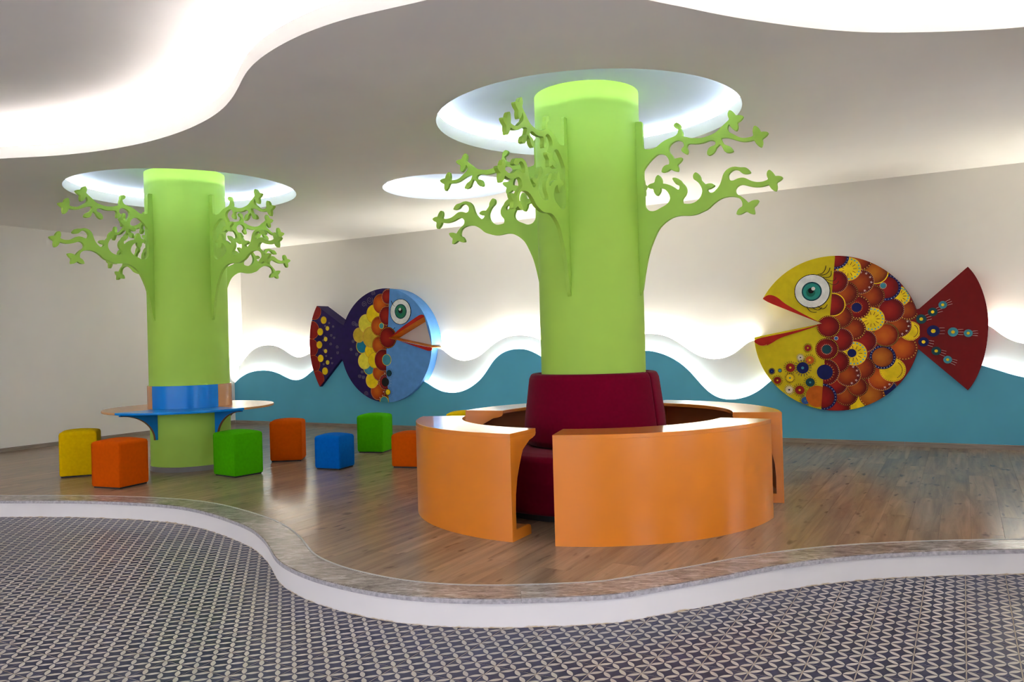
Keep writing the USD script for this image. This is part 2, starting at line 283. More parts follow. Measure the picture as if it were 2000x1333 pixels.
BRANCH = [(0.443,3.293),(0.493,3.293),(0.523,3.289),(0.524,3.233),(0.524,3.177),(0.525,3.112),(0.525,3.051),(0.552,3.043),(0.581,3.039),(0.619,3.041),(0.646,3.051),(0.663,3.062),(0.687,3.079),(0.726,3.099),(0.773,3.11),(0.811,3.119),(0.83,3.135),(0.839,3.155),(0.84,3.173),(0.822,3.18),(0.806,3.194),(0.8,3.211),(0.807,3.225),(0.824,3.232),(0.842,3.225),(0.858,3.211),(0.864,3.194),(0.861,3.177),(0.871,3.161),(0.878,3.137),(0.876,3.119),(0.872,3.107),(0.899,3.1),(0.922,3.092),(0.951,3.08),(0.986,3.075),(1.022,3.071),(1.055,3.072),(1.1,3.081),(1.136,3.091),(1.168,3.108),(1.195,3.133),(1.222,3.153),(1.249,3.173),(1.267,3.19),(1.257,3.211),(1.254,3.234),(1.26,3.253),(1.271,3.265),(1.291,3.254),(1.308,3.234),(1.317,3.213),(1.333,3.213),(1.359,3.209),(1.377,3.201),(1.38,3.191),(1.367,3.174),(1.349,3.161),(1.329,3.152),(1.335,3.129),(1.335,3.111),(1.33,3.094),(1.321,3.086),(1.304,3.094),(1.287,3.11),(1.27,3.134),(1.268,3.15),(1.259,3.145),(1.25,3.124),(1.252,3.102),(1.264,3.083),(1.294,3.065),(1.32,3.046),(1.345,3.029),(1.379,3.019),(1.418,3.018),(1.456,3.023),(1.451,3.05),(1.451,3.08),(1.459,3.1),(1.469,3.107),(1.488,3.096),(1.505,3.074),(1.511,3.048),(1.533,3.049),(1.56,3.044),(1.574,3.034),(1.562,3.015),(1.542,3.001),(1.523,2.991),(1.528,2.969),(1.526,2.947),(1.517,2.925),(1.501,2.93),(1.48,2.952),(1.468,2.973),(1.461,2.992),(1.434,2.988),(1.404,2.987),(1.37,2.991),(1.336,3.002),(1.302,3.019),(1.267,3.035),(1.241,3.043),(1.215,3.046),(1.197,3.045),(1.199,3.031),(1.209,3.007),(1.224,2.987),(1.252,2.976),(1.274,2.962),(1.286,2.943),(1.294,2.923),(1.272,2.916),(1.251,2.916),(1.229,2.925),(1.214,2.944),(1.208,2.963),(1.195,2.987),(1.185,2.998),(1.173,2.986),(1.153,2.971),(1.146,2.95),(1.127,2.93),(1.104,2.918),(1.084,2.918),(1.077,2.933),(1.079,2.955),(1.093,2.98),(1.115,2.99),(1.138,2.993),(1.151,3.004),(1.15,3.02),(1.139,3.032),(1.108,3.041),(1.081,3.037),(1.054,3.028),(1.016,3.026),(0.971,3.03),(0.92,3.041),(0.906,3.013),(0.917,2.991),(0.918,2.969),(0.909,2.951),(0.89,2.959),(0.868,2.978),(0.859,2.995),(0.869,3.012),(0.883,3.019),(0.886,3.037),(0.877,3.058),(0.857,3.073),(0.833,3.08),(0.805,3.076),(0.777,3.062),(0.757,3.042),(0.752,3.019),(0.756,2.996),(0.774,2.971),(0.788,2.951),(0.796,2.929),(0.825,2.932),(0.853,2.933),(0.867,2.93),(0.866,2.913),(0.847,2.892),(0.821,2.876),(0.832,2.854),(0.833,2.835),(0.828,2.817),(0.803,2.823),(0.775,2.836),(0.764,2.849),(0.742,2.833),(0.718,2.827),(0.69,2.826),(0.683,2.837),(0.69,2.858),(0.705,2.879),(0.729,2.888),(0.753,2.887),(0.755,2.914),(0.747,2.938),(0.731,2.963),(0.704,2.981),(0.675,2.988),(0.651,2.986),(0.617,2.965),(0.582,2.935),(0.552,2.904),(0.53,2.875),(0.521,2.856),(0.523,2.786),(0.525,2.712),(0.526,2.647),(0.525,2.559),(0.537,2.539),(0.556,2.517),(0.589,2.506),(0.623,2.507),(0.662,2.526),(0.7,2.54),(0.729,2.557),(0.749,2.58),(0.754,2.607),(0.746,2.635),(0.728,2.665),(0.704,2.686),(0.676,2.696),(0.671,2.697),(0.673,2.676),(0.661,2.65),(0.64,2.63),(0.622,2.65),(0.611,2.674),(0.608,2.7),(0.58,2.703),(0.561,2.712),(0.555,2.725),(0.564,2.735),(0.587,2.745),(0.62,2.748),(0.625,2.774),(0.636,2.802),(0.654,2.813),(0.672,2.795),(0.685,2.766),(0.687,2.743),(0.682,2.734),(0.715,2.728),(0.753,2.714),(0.79,2.69),(0.824,2.66),(0.836,2.67),(0.839,2.688),(0.832,2.703),(0.813,2.707),(0.795,2.728),(0.777,2.759),(0.78,2.772),(0.806,2.769),(0.833,2.755),(0.854,2.734),(0.858,2.721),(0.883,2.696),(0.896,2.668),(0.897,2.64),(0.885,2.61),(0.864,2.59),(0.856,2.573),(0.86,2.55),(0.869,2.542),(0.901,2.536),(0.933,2.535),(0.966,2.543),(0.998,2.564),(1.019,2.59),(1.029,2.621),(1.028,2.648),(1.017,2.676),(1.0,2.702),(0.98,2.721),(0.96,2.734),(0.953,2.756),(0.956,2.778),(0.975,2.795),(0.995,2.782),(1.013,2.759),(1.02,2.738),(1.019,2.725),(1.038,2.702),(1.058,2.68),(1.083,2.686),(1.057,2.684),(1.089,2.688),(1.116,2.682),(1.135,2.664),(1.115,2.648),(1.092,2.64),(1.072,2.64),(1.074,2.627),(1.087,2.612),(1.104,2.606),(1.122,2.608),(1.145,2.627),(1.166,2.649),(1.182,2.676),(1.194,2.71),(1.202,2.74),(1.216,2.764),(1.238,2.784),(1.269,2.797),(1.304,2.798),(1.334,2.789),(1.356,2.784),(1.386,2.782),(1.411,2.763),(1.429,2.733),(1.41,2.726),(1.38,2.727),(1.354,2.738),(1.338,2.76),(1.312,2.772),(1.286,2.771),(1.264,2.758),(1.248,2.738),(1.245,2.721),(1.251,2.698),(1.266,2.687),(1.288,2.685),(1.314,2.697),(1.345,2.702),(1.375,2.698),(1.4,2.684),(1.425,2.667),(1.459,2.653),(1.497,2.648),(1.526,2.649),(1.564,2.661),(1.553,2.682),(1.55,2.708),(1.558,2.731),(1.573,2.738),(1.593,2.722),(1.609,2.697),(1.613,2.681),(1.644,2.681),(1.676,2.667),(1.664,2.647),(1.643,2.635),(1.624,2.627),(1.63,2.6),(1.629,2.578),(1.62,2.559),(1.603,2.564),(1.583,2.584),(1.569,2.607),(1.568,2.62),(1.538,2.613),(1.504,2.608),(1.462,2.611),(1.424,2.62),(1.39,2.633),(1.36,2.645),(1.33,2.642),(1.308,2.625),(1.299,2.605),(1.304,2.582),(1.319,2.565),(1.345,2.551),(1.37,2.528),(1.391,2.504),(1.401,2.49),(1.425,2.505),(1.455,2.51),(1.485,2.506),(1.48,2.488),(1.462,2.464),(1.441,2.451),(1.448,2.426),(1.45,2.394),(1.426,2.398),(1.401,2.41),(1.382,2.425),(1.362,2.414),(1.336,2.403),(1.304,2.404),(1.304,2.42),(1.316,2.445),(1.334,2.46),(1.352,2.467),(1.355,2.489),(1.348,2.516),(1.331,2.537),(1.306,2.549),(1.271,2.557),(1.236,2.559),(1.205,2.556),(1.174,2.546),(1.143,2.53),(1.115,2.511),(1.092,2.489),(1.065,2.471),(1.037,2.461),(1.004,2.449),(0.967,2.439),(0.931,2.436),(0.885,2.439),(0.839,2.445),(0.801,2.442),(0.763,2.433),(0.725,2.414),(0.688,2.39),(0.64,2.344),(0.591,2.248),(0.559,2.172),(0.533,2.078),(0.512,1.978),(0.498,1.895),(0.484,1.811),(0.443,1.767)]
Y_SCALES = [(0.628,-0.708,0.107,'navy','d'),(0.251,-0.939,0.138,'yellow','k'),(0.012,-0.943,0.172,'red','y'),(0.434,-0.793,0.151,'amber','o'),(0.136,-0.787,0.141,'rust','d'),(0.273,-0.684,0.124,'rust','d'),(0.547,-0.582,0.151,'orange','w'),(0.679,-0.474,0.151,'yellow','k'),(0.814,-0.205,0.151,'orange','o'),(0.886,0.003,0.12,'yellow','k'),(0.761,0.073,0.146,'rust','w'),(0.871,0.259,0.124,'rust','o'),(0.778,0.433,0.124,'yellow','t'),(0.684,0.268,0.151,'red','w'),(0.638,0.551,0.163,'red','n'),(0.521,0.746,0.146,'amber','Y'),(0.347,0.927,0.146,'rust','o'),(0.475,0.454,0.143,'rust','d'),(0.57,-0.314,0.151,'amber','n'),(0.615,-0.039,0.151,'orange','b'),(0.342,-0.446,0.146,'rust','d'),(0.367,-0.108,0.146,'red','w'),(0.459,0.163,0.151,'yellow','t'),(0.348,0.639,0.155,'rust','w'),(0.207,0.81,0.15,'yellow','t'),(0.063,0.975,0.155,'red','n'),(0.02,-0.65,0.138,'red','w'),(0.167,-0.53,0.151,'rust','w'),(0.242,-0.263,0.155,'yellow','t'),(0.253,0.048,0.138,'rust','o'),(0.3,0.322,0.15,'red','o'),(0.163,0.505,0.151,'rust','d'),(0.055,0.657,0.146,'red','w'),(0.043,-0.366,0.146,'red','d'),(0.091,-0.083,0.151,'red','w'),(0.099,0.208,0.146,'rust','d'),(0.01,0.367,0.15,'red','Y'),(-0.106,-0.494,0.172,'red','w'),(-0.147,-0.815,0.172,'red','n'),(-0.077,-0.2,0.143,'red','y'),(-0.049,0.088,0.143,'red','y')]
Y_SPOTS = [(-0.311,-0.181,0.041,'red'),(-0.406,-0.304,0.034,'cream'),(-0.291,-0.339,0.052,'orange'),(-0.536,-0.435,0.057,'red'),(-0.382,-0.44,0.074,'navy'),(-0.774,-0.481,0.029,'navy'),(-0.669,-0.472,0.017,'teal'),(-0.704,-0.602,0.046,'red'),(-0.544,-0.571,0.045,'yellow'),(-0.294,-0.629,0.055,'dteal'),(-0.558,-0.726,0.045,'cream'),(-0.426,-0.729,0.057,'red'),(-0.36,-0.866,0.048,'blue'),(-0.213,-0.81,0.138,'orange')]
Y_DISCS = [(0.289,0.319,0.058,'navy'),(0.218,-0.257,0.052,'navy'),(-0.08,-0.204,0.057,'dteal'),(-0.111,-0.497,0.096,'navy'),(0.601,0.576,0.033,'teal'),(0.037,-0.065,0.021,'blue')]
Y_TAIL = [(1.013,0.143,0.057,'dteal'),(1.138,0.225,0.052,'dteal'),(1.248,0.306,0.046,'teal'),(1.139,-0.007,0.069,'navy'),(1.348,-0.025,0.055,'teal'),(1.506,-0.044,0.046,'teal'),(1.03,-0.136,0.057,'navy'),(1.164,-0.249,0.052,'dteal'),(1.283,-0.356,0.046,'teal')]
Y_EYE = [(-0.237,0.553,0.213,'white'),(-0.242,0.55,0.124,'iris'),(-0.25,0.562,0.036,'black'),(-0.222,0.585,0.024,'white')]
Y_OUT_TAIL = [(0.915,0.257),(0.992,0.27),(1.522,0.747),(1.622,0.576),(1.685,0.366),(1.713,0.143),(1.703,-0.095),(1.653,-0.363),(1.564,-0.601),(1.485,-0.724),(0.979,-0.23),(0.903,-0.212)]
Y_MOUTH = [(-0.13,0.131),(-1.021,0.557),(-1.182,-0.059)]
Y_HEAD = [(0.054,1.053),(0.052,0.979),(-0.03,0.222),(-0.086,-0.079),(-0.168,-0.98),(-0.177,-1.119)]
Y_LIP_UP = [(-0.874,0.472),(-0.837,0.524),(-0.758,0.538),(-0.673,0.497),(-0.59,0.413),(-0.473,0.337),(-0.308,0.233),(-0.162,0.149),(-0.13,0.131),(-0.508,0.303)]
Y_LIP_LO = [(-1.012,-0.051),(-0.687,0.005),(-0.38,0.061),(-0.146,0.126),(-0.163,0.111),(-0.347,0.051),(-0.516,0.003),(-0.671,-0.046),(-0.776,-0.114),(-0.865,-0.152),(-0.952,-0.128)]
Y_LASH = [(-0.162,0.766),(-0.096,0.788),(-0.061,0.872),(-0.129,0.755),(-0.047,0.776),(-0.013,0.842),(-0.097,0.727),(-0.016,0.73),(0.002,0.798),(-0.065,0.699),(0.031,0.676),(0.056,0.717),(-0.05,0.663),(0.046,0.623),(0.087,0.664),(-0.305,0.356),(-0.265,0.293),(-0.191,0.281),(-0.239,0.344),(-0.174,0.306),(-0.124,0.338),(-0.173,0.358),(-0.108,0.32),(-0.058,0.37)]
B_SCALES = [(-0.048,-0.925,0.107,'red','y'),(-0.175,-0.788,0.158,'orange','w'),(-0.301,-0.606,0.138,'yellow','w'),(-0.36,-0.388,0.124,'teal','Y'),(-0.456,-0.264,0.146,'lemon','w'),(-0.503,-0.001,0.131,'sea','Y'),(-0.564,0.194,0.134,'mustard','w'),(-0.401,0.39,0.167,'lemon','w'),(-0.218,0.548,0.167,'yellow','k'),(-0.058,0.722,0.172,'orange','k'),(-0.306,-0.092,0.134,'yellow','k'),(-0.297,0.151,0.186,'mustard','Y'),(0.097,0.835,0.134,'red','w'),(-0.131,-0.468,0.148,'orange','w'),(-0.234,-0.25,0.141,'yellow','k'),(-0.006,-0.632,0.141,'red','w'),(-0.115,0.008,0.158,'orange','y'),(-0.115,0.336,0.172,'orange','y'),(-0.037,-0.253,0.193,'red','w'),(0.065,0.51,0.167,'red','w'),(0.074,0.132,0.186,'red','y')]
B_SPOTS = [(0.035,-0.25,0.1,'teal'),(-0.006,-0.632,0.077,'black'),(-0.039,-0.968,0.093,'teal'),(0.079,-0.481,0.055,'dteal'),(0.047,-0.804,0.055,'yellow'),(-0.056,0.339,0.055,'teal')]
B_TAILRED = [(-1.589,0.66,0.158,'red'),(-1.654,0.317,0.163,'red'),(-1.685,-0.002,0.163,'red'),(-1.647,-0.303,0.163,'red'),(-1.547,-0.577,0.151,'red')]
B_TAILDOTS = [(-1.371,0.488,0.064,'yellow'),(-1.462,0.28,0.064,'yellow'),(-1.49,0.045,0.064,'yellow'),(-1.467,-0.202,0.064,'yellow'),(-1.37,-0.433,0.064,'yellow'),(-1.288,0.337,0.038,'lemon'),(-1.335,0.144,0.038,'lemon'),(-1.345,-0.072,0.034,'lemon'),(-1.303,-0.277,0.038,'lemon')]
B_EYE = [(0.361,0.566,0.212,'white'),(0.366,0.571,0.126,'green'),(0.362,0.581,0.045,'black'),(0.352,0.609,0.026,'white')]
B_SWIRLS = [(-0.434,0.732,0.055),(-0.309,0.796,0.072),(-0.228,0.913,0.045),(-0.682,0.409,0.048),(-0.615,0.371,0.034),(-0.704,0.092,0.034),(-0.755,-0.057,0.031),(-0.632,-0.139,0.034),(-0.442,-0.833,0.045),(-0.578,-0.526,0.038),(-0.519,-0.456,0.031),(-0.495,-0.544,0.034),(-1.158,0.363,0.024),(-1.141,0.166,0.026),(-1.077,-0.006,0.034),(-1.068,-0.104,0.031),(-1.227,0.051,0.031),(-1.204,-0.29,0.024),(-1.365,0.181,0.026),(-1.21,0.212,0.028),(-1.25,0.429,0.021),(-1.398,0.128,0.024),(-1.397,-0.053,0.026),(-1.406,-0.306,0.024),(-1.341,-0.162,0.022),(-1.224,-0.2,0.022),(-1.346,0.379,0.022)]
B_OUT_TAIL = [(-0.855,0.362),(-0.981,0.411),(-1.525,0.754),(-1.655,0.499),(-1.714,0.209),(-1.713,-0.12),(-1.661,-0.376),(-1.572,-0.595),(-1.504,-0.716),(-0.986,-0.222),(-0.901,-0.321),(-0.69,-0.173)]
B_MOUTH = [(0.084,0.123),(0.845,0.476),(0.996,-0.061)]
B_HEAD = [(0.142,1.081),(0.138,0.97),(0.086,0.363),(0.034,-0.082),(0.015,-0.443),(0.062,-0.993),(0.058,-1.113)]
B_LIP_UP = [(0.845,0.49),(0.78,0.501),(0.697,0.467),(0.292,0.254),(0.237,0.201),(0.095,0.123),(0.246,0.16),(0.844,0.456)]
B_LIP_LO = [(0.116,0.122),(0.233,0.085),(0.885,-0.049),(0.996,-0.058),(0.988,-0.104),(0.933,-0.117),(0.843,-0.09),(0.577,-0.008),(0.37,0.056)]
# ------------------------------------------------------------------ room shell
STRUCT = dict(kind="structure")
def rect(a0, a1, d0, d1): return sg.Polygon([w2(a0, d0), w2(a1, d0), w2(a1, d1), w2(a0, d1)])
# ceiling: one plastered board with the large cove and three round recesses cut out of it
cove_line = smoothline([w2(-12.9, 2.2), w2(-11.2, 3.1), w2(-9.6, 4.0)] + [c for c in COVE] + [w2(1.4, 6.45), w2(2.2, 6.3), w2(3.2, 5.9)], 260)
room = rect(LEFT, RIGHT, REAR, BACK)
cove_zone = sg.Polygon([*map(tuple, cove_line), w2(4.0, -6), w2(-14, -6)]).buffer(0)
cove = cove_zone.intersection(rect(LEFT + .9, RIGHT - .75, REAR + .6, BACK)).buffer(-.3).buffer(.3)
RINGS = [((.7194, 7.1689), 1.340), ((-3.9803, 9.8865), 1.325), ((-.7526, 10.0577), .810)]
soffit = room.difference(cove)
for c, R in RINGS: soffit = soffit.difference(disc(*c, R, 240))
ceiling = thing("ceiling", "white plastered ceiling with a wavy lit cove and three round lit recesses", None, kind="structure")
up_lip = cove.buffer(.018).difference(cove)
part(ceiling, "soffit", cat([prism(soffit.difference(cove.buffer(.5)), HC, HC + LIP), prism(soffit.intersection(cove.buffer(.5)), HC, HC + .07)]), "ceiling_white", 25)
part(ceiling, "cove_lip", prism(up_lip, HC + .07, HC + LIP), "ceiling_white", 25)
big = cove.buffer(.45)
part(ceiling, "cove_recess", cat([prism(big.buffer(.02), HTOP, HTOP + .02), prism(big.buffer(.02).difference(big), HC + .07, HTOP)]), "ceiling_white", 25)
ring = np.array(cove.buffer(.17).exterior.coords)[:-1]
ring = ring[np.r_[True, np.linalg.norm(np.diff(ring, axis=0), axis=1) > 1e-3]]
part(ceiling, "light_strip", tube(np.c_[ring, np.full(len(ring), HC + .07 + .018)], .012, 6, True), "led_ceiling", label="white LED strip lying on the edge of the cove")
for c, R in RINGS:
    Ro = R + .25
    part(ceiling, "round_recess", revolve([(.001, HU), (Ro, HU), (Ro, HC + LIP), (Ro + .02, HC + LIP), (Ro + .02, HU + .02), (.001, HU + .02)], c, n=160), "recess_white")
    t = np.linspace(0, 2 * np.pi, 160, endpoint=False)
    part(ceiling, "light_strip", tube(np.c_[c[0] + (R + .17) * np.cos(t), c[1] + (R + .17) * np.sin(t), np.full(160, HC + LIP + .010)], .005, 6, True), "led_ring", label="white LED strip lying on the edge of a round recess")

solo("wall_back", box(LEFT - .2, RIGHT + .2, BACK, BACK + .15, -STEP, HC), "wall_white", "white back wall behind the lit waves and the two fish", kind="structure")
solo("wall_left", box(LEFT - .15, LEFT, REAR, BACK, -STEP, HC), "wall_white", "plain white left wall beside the round table", kind="structure")
sw = sg.box(LEFT - .15, -STEP, RIGHT + .15, HC)
for a, w in REARS: sw = sw.difference(sg.box(a - w / 2, WZ0, a + w / 2, WZ1))
solo("wall_rear", prism(sw, 0, .15, frame(N * (REAR - .15), -U, Z, N) if False else frame(N * REAR, U, Z, -N)), "wall_white", "white wall with wide windows behind the camera", kind="structure")
# right wall with three windows
sw = sg.box(REAR, -STEP, BACK, HC)
for d, w in WINDOWS: sw = sw.difference(sg.box(d - w / 2, WZ0, d + w / 2, WZ1))
solo("wall_right", prism(sw, 0, .15, frame(U * RIGHT, N, Z, U)), "wall_white", "white right wall with three tall windows", kind="structure")
for i, (d, w, TT, lb) in enumerate([(d, w, frame(U * RIGHT, N, Z, U), "tall white framed window in the right wall") for d, w in WINDOWS] + [(a, w, frame(N * REAR, U, Z, -N), "wide white framed window in the rear wall") for a, w in REARS]):
    t = thing(f"window_{i+1}", lb, None, (TT @ np.array([d, WZ0, 0, 1]))[:3], kind="structure")
    fr = sg.box(d - w / 2, WZ0, d + w / 2, WZ1).difference(sg.box(d - w / 2 + .05, WZ0 + .05, d - .02, WZ1 - .05)).difference(sg.box(d + .02, WZ0 + .05, d + w / 2 - .05, WZ1 - .05))
    part(t, "window_frame", prism(fr, .03, .09, TT), "window_frame_white")
    for p0, p1 in ((d - w / 2 + .05, d - .02), (d + .02, d + w / 2 - .05)):
        part(t, "pane", prism(sg.box(p0, WZ0 + .05, p1, WZ1 - .05), .055, .061, TT), "pane")

# ------------------------------------------------------------------ lower tiled floor
floor = thing("floor", "lower floor of navy cement tiles printed with pale leaves", None, (0, 0, -STEP), kind="structure")
part(floor, "bed", box(LEFT, RIGHT, REAR, BACK, -STEP - .06, -STEP - .0016), "grout")
def in_view(p, margin=.06):
    q = np.asarray(p, float) - np.array([0, 0, EYE]); zc = q @ _f
    if zc < .3: return False
    return abs(q @ _r / zc) < 1000 / FPX + margin and abs(q @ _u / zc) < 666 / FPX + margin
edge_full = smoothline([w2(LEFT - .3, 3.35), w2(-10.9, 3.55), w2(-9.6, 3.95)] + [e for e in EDGE] + [w2(1.25, 6.42), w2(RIGHT + .3, 6.55)], 420)
platform = sg.Polygon([*map(tuple, edge_full), w2(RIGHT + .3, BACK + .3), w2(LEFT - .3, BACK + .3)]).buffer(0).intersection(rect(LEFT, RIGHT, REAR, D_BLUE + .02))
def tile_mesh(i, j, dz):
    g, b = .0025, .0018
    a0, a1, d0, d1 = TA + i * TP + g, TA + (i + 1) * TP - g, TD + j * TP + g, TD + (j + 1) * TP - g
    zt, zb = -STEP + dz, -STEP - .008
    V = [W(a0, d0, zb), W(a1, d0, zb), W(a1, d1, zb), W(a0, d1, zb), W(a0, d0, zt - b), W(a1, d0, zt - b), W(a1, d1, zt - b), W(a0, d1, zt - b),
         W(a0 + b, d0 + b, zt), W(a1 - b, d0 + b, zt), W(a1 - b, d1 - b, zt), W(a0 + b, d1 - b, zt)]
    F = [(8, 9, 10), (8, 10, 11)]
    for k in range(4):
        l = (k + 1) % 4; F += [(4 + k, 4 + l, 8 + l), (4 + k, 8 + l, 8 + k), (k, l, 4 + l), (k, 4 + l, 4 + k)]
    m = trimesh.Trimesh(np.array(V), F, process=False)
    return m
tiles = []
inner_pl = platform.buffer(-.25)
for i in range(int((LEFT - TA) / TP), int((RIGHT - TA) / TP)):
    for j in range(int((REAR - TD) / TP), int((9.0 - TD) / TP)):
        a, d = TA + (i + .5) * TP, TD + (j + .5) * TP
        if inner_pl.contains(sg.Point(w2(a, d))): continue
        c = W(a, d, -STEP); tiles.append((0 if (in_view(c) and not platform.buffer(-.05).contains(sg.Point(c[0], c[1]))) else 1, float(np.linalg.norm(c)), i, j))
tiles.sort()
for k, (_, _, i, j) in enumerate(tiles[:300]): part(floor, "tile", tile_mesh(i, j, float(rng.normal(0, .00012))), "printed_tile", False)
part(floor, "tiles", cat([tile_mesh(i, j, 0) for _, _, i, j in tiles[300:]]), "printed_tile", False, kind="stuff")

# ------------------------------------------------------------------ raised wooden floor
raised = thing("floor_001", "raised oak laminate floor carrying the desks and stools", None, (0, 0, 0), kind="structure")
wood = platform.buffer(-.25).union(platform.intersection(rect(LEFT, LEFT + .4, 4.2, BACK))).union(platform.intersection(rect(RIGHT - .4, RIGHT, 7.0, BACK))).union(platform.intersection(rect(LEFT, RIGHT, D_BLUE - .4, BACK)))
wood = platform.difference(sg.LineString(edge_full).buffer(.25)).intersection(rect(LEFT, RIGHT, REAR, D_BLUE + .02))
part(raised, "subfloor", prism(wood, -STEP, -.0085), "subfloor")
planks = []
PW, PL, PG = .1975, 1.285, .0008
k0 = int((LEFT + .577) / PW) - 1
for k in range(k0, int((RIGHT + .577) / PW) + 1):
    a0 = -.577 + k * PW; off = (k * .53 + .11 * math.sin(k * 2.3)) % 1.0 * PL
    for j in range(-1, 8):
        d0 = 3.0 + off + j * PL
        pg = rect(a0 + PG, a0 + PW - PG, d0 + PG, d0 + PL - PG).intersection(wood)
        for g in getattr(pg, "geoms", [pg]):
            if g.geom_type != "Polygon" or g.area < .004: continue
            c = g.representative_point(); v = in_view((c.x, c.y, 0), .15)
            planks.append((0 if v else 1, math.hypot(c.x, c.y), g.simplify(.0008)))
planks.sort(key=lambda t: t[:2])
def plank_mesh(g, dz): return prism(g, -.0084, dz)
for _, _, g in planks[:300]: part(raised, "plank", plank_mesh(g, float(-abs(rng.normal(0, .00015)))), "oak", False)
if planks[300:]: part(raised, "planks", cat([plank_mesh(g, 0) for _, _, g in planks[300:]]), "oak", False, kind="stuff")
# rendered riser
ln = sg.LineString(edge_full)
clip = rect(LEFT, RIGHT, REAR, BACK)
riser = platform.intersection(ln.buffer(.045)).difference(ln.buffer(.014)).intersection(clip)
part(raised, "riser", prism(riser, -STEP, -.03), "riser_dirty", 30, label="white rendered step face with ochre dirt along its foot")
# marble kerb: single slabs along the edge
kerb = thing("trim_1", "brown and grey streaked marble kerb along the wavy step", None, (0, 0, 0), kind="structure")
cum = np.r_[0, np.cumsum(np.linalg.norm(np.diff(edge_full, axis=0), axis=1))]
s_of = lambda p: ln.project(sg.Point(p))
marks = [s_of((-3.43, 7.52)), s_of((-2.03, 6.24)), s_of((.012, 4.42))]
cuts = [marks[0] - 1.05 * k for k in range(9, 0, -1)] + [marks[0], (marks[0] + marks[1]) / 2, marks[1], marks[1] + (marks[2] - marks[1]) / 3, marks[1] + 2 * (marks[2] - marks[1]) / 3] + [marks[2] + 1.0 * k for k in range(0, 8)]
cuts = [0] + [c for c in cuts if .2 < c < cum[-1] - .2] + [cum[-1]]
band = platform.intersection(ln.buffer(.236)).intersection(clip)
for s0, s1 in zip(cuts[:-1], cuts[1:]):
    q = np.linspace(s0 + .0008, s1 - .0008, 40); P = np.stack([np.interp(q, cum, edge_full[:, 0]), np.interp(q, cum, edge_full[:, 1])], 1)
    t = np.gradient(P, axis=0); t /= np.linalg.norm(t, axis=1, keepdims=True); nn = np.stack([-t[:, 1], t[:, 0]], 1)
    lo = sg.Polygon(np.vstack([P + nn * .0, (P + nn * .236)[::-1]])).buffer(0).intersection(clip)
    if lo.is_empty: continue
    top = sg.Polygon(np.vstack([P + nn * .004, (P + nn * .236)[::-1]])).buffer(0).intersection(clip)
    q_ = part(kerb, "marble_slab", cat([prism(lo, -.03, -.004), prism(top, -.004, .0)]), "marble", 30)
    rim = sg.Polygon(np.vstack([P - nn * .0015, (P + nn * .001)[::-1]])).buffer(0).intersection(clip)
    if not rim.is_empty: part(q_, "sawn_edge", prism(rim, -.0298, -.0042), "marble_lit_edge", 30, label="paler unpolished front edge of the slab, with light on its face painted in")
strip = platform.intersection(ln.buffer(.2505)).difference(ln.buffer(.2365)).intersection(clip).intersection(platform.buffer(-.02).union(platform.intersection(ln.buffer(.4))))
solo("trim_2", prism(strip, -.02, .0035), "aluminium", "thin pale metal edging strip between marble kerb and wooden floor", kind="structure")

# baseboards
bb = thing("baseboard_back", "low wooden baseboard along the foot of the blue wave panel", None, W(0, D_BLUE, 0), kind="structure")
ends = [LEFT + .016, -10.4, -8.0, -5.6, -3.1, -.66, RIGHT]
for a0, a1 in zip(ends[:-1], ends[1:]): part(bb, "board", box(a0 + .001, a1 - .001, D_BLUE - .016, D_BLUE - .0005, .0, .058), "baseboard_wood")
bb = thing("baseboard_left", "low wooden baseboard along the foot of the left wall", None, W(LEFT, 8, 0), kind="structure")
ends = [4.3, 6.2, 8.6, D_BLUE - .017]
for d0, d1 in zip(ends[:-1], ends[1:]): part(bb, "board", box(LEFT, LEFT + .015, d0 + .001, d1 - .001, .0, .058), "baseboard_wood")

# ------------------------------------------------------------------ wave panels with light behind their top edges
def wave(pts):
    p = np.array(pts); f = PchipInterpolator(p[:, 0], p[:, 1]) ; x = np.linspace(LEFT + .003, RIGHT - .003, 500); y = f(x)
    for _ in range(12): y[1:-1] = .25 * y[:-2] + .5 * y[1:-1] + .25 * y[2:]
    return x, y
UPX, UPY = wave([(LEFT, 1.10)] + [w for w in WAVE_UP[:11]] + [(-10.3, 1.47), (-9.9, 1.53), (-9.4, 1.45), (-8.9, 1.27), (-8.5, 1.18), (-8.1, 1.25), (-7.86, 1.34), (-7.74, 1.375)] + [w for w in WAVE_UP[11:23]] + [(-5.3, 1.24), (-4.95, 1.15), (-4.6, 1.25), (-4.3, 1.43)] + [w for w in WAVE_UP[23:34]] + [(-2.42, 1.37), (-2.2, 1.36), (-1.7, 1.32), (-1.2, 1.3), (-.7, 1.33), (-.3, 1.42), (.05, 1.52)] + [w for w in WAVE_UP[34:]] + [(.95, 1.22), (1.4, 1.4), (1.9, 1.55), (RIGHT, 1.4)])
LOX, LOY = wave([w for w in WAVE_LO[:11]] + [(-10.05, 1.2), (-9.65, 1.27), (-9.15, 1.1), (-8.6, .86), (-8.25, .90), (-8.05, .88)] + [w for w in WAVE_LO[11:28]] + [(-5.3, .9), (-4.95, .75), (-4.6, .9), (-4.3, 1.15)] + [w for w in WAVE_LO[28:44]] + [(-1.9, 1.05), (-1.5, 1.18), (-1.0, 1.27), (-.5, 1.24), (-.1, 1.11)] + [w for w in WAVE_LO[44:]] + [(1.0, .8), (1.4, .9), (1.9, 1.1), (RIGHT, 1.0)])
def under(x, y, z0=0.0, dy=0.0): return sg.Polygon([*zip(x, y + dy), (x[-1], z0), (x[0], z0)])
WT = lambda d: frame(N * d, U, Z, -N)      # panel frame: x along the wall, y up, z out of the wall
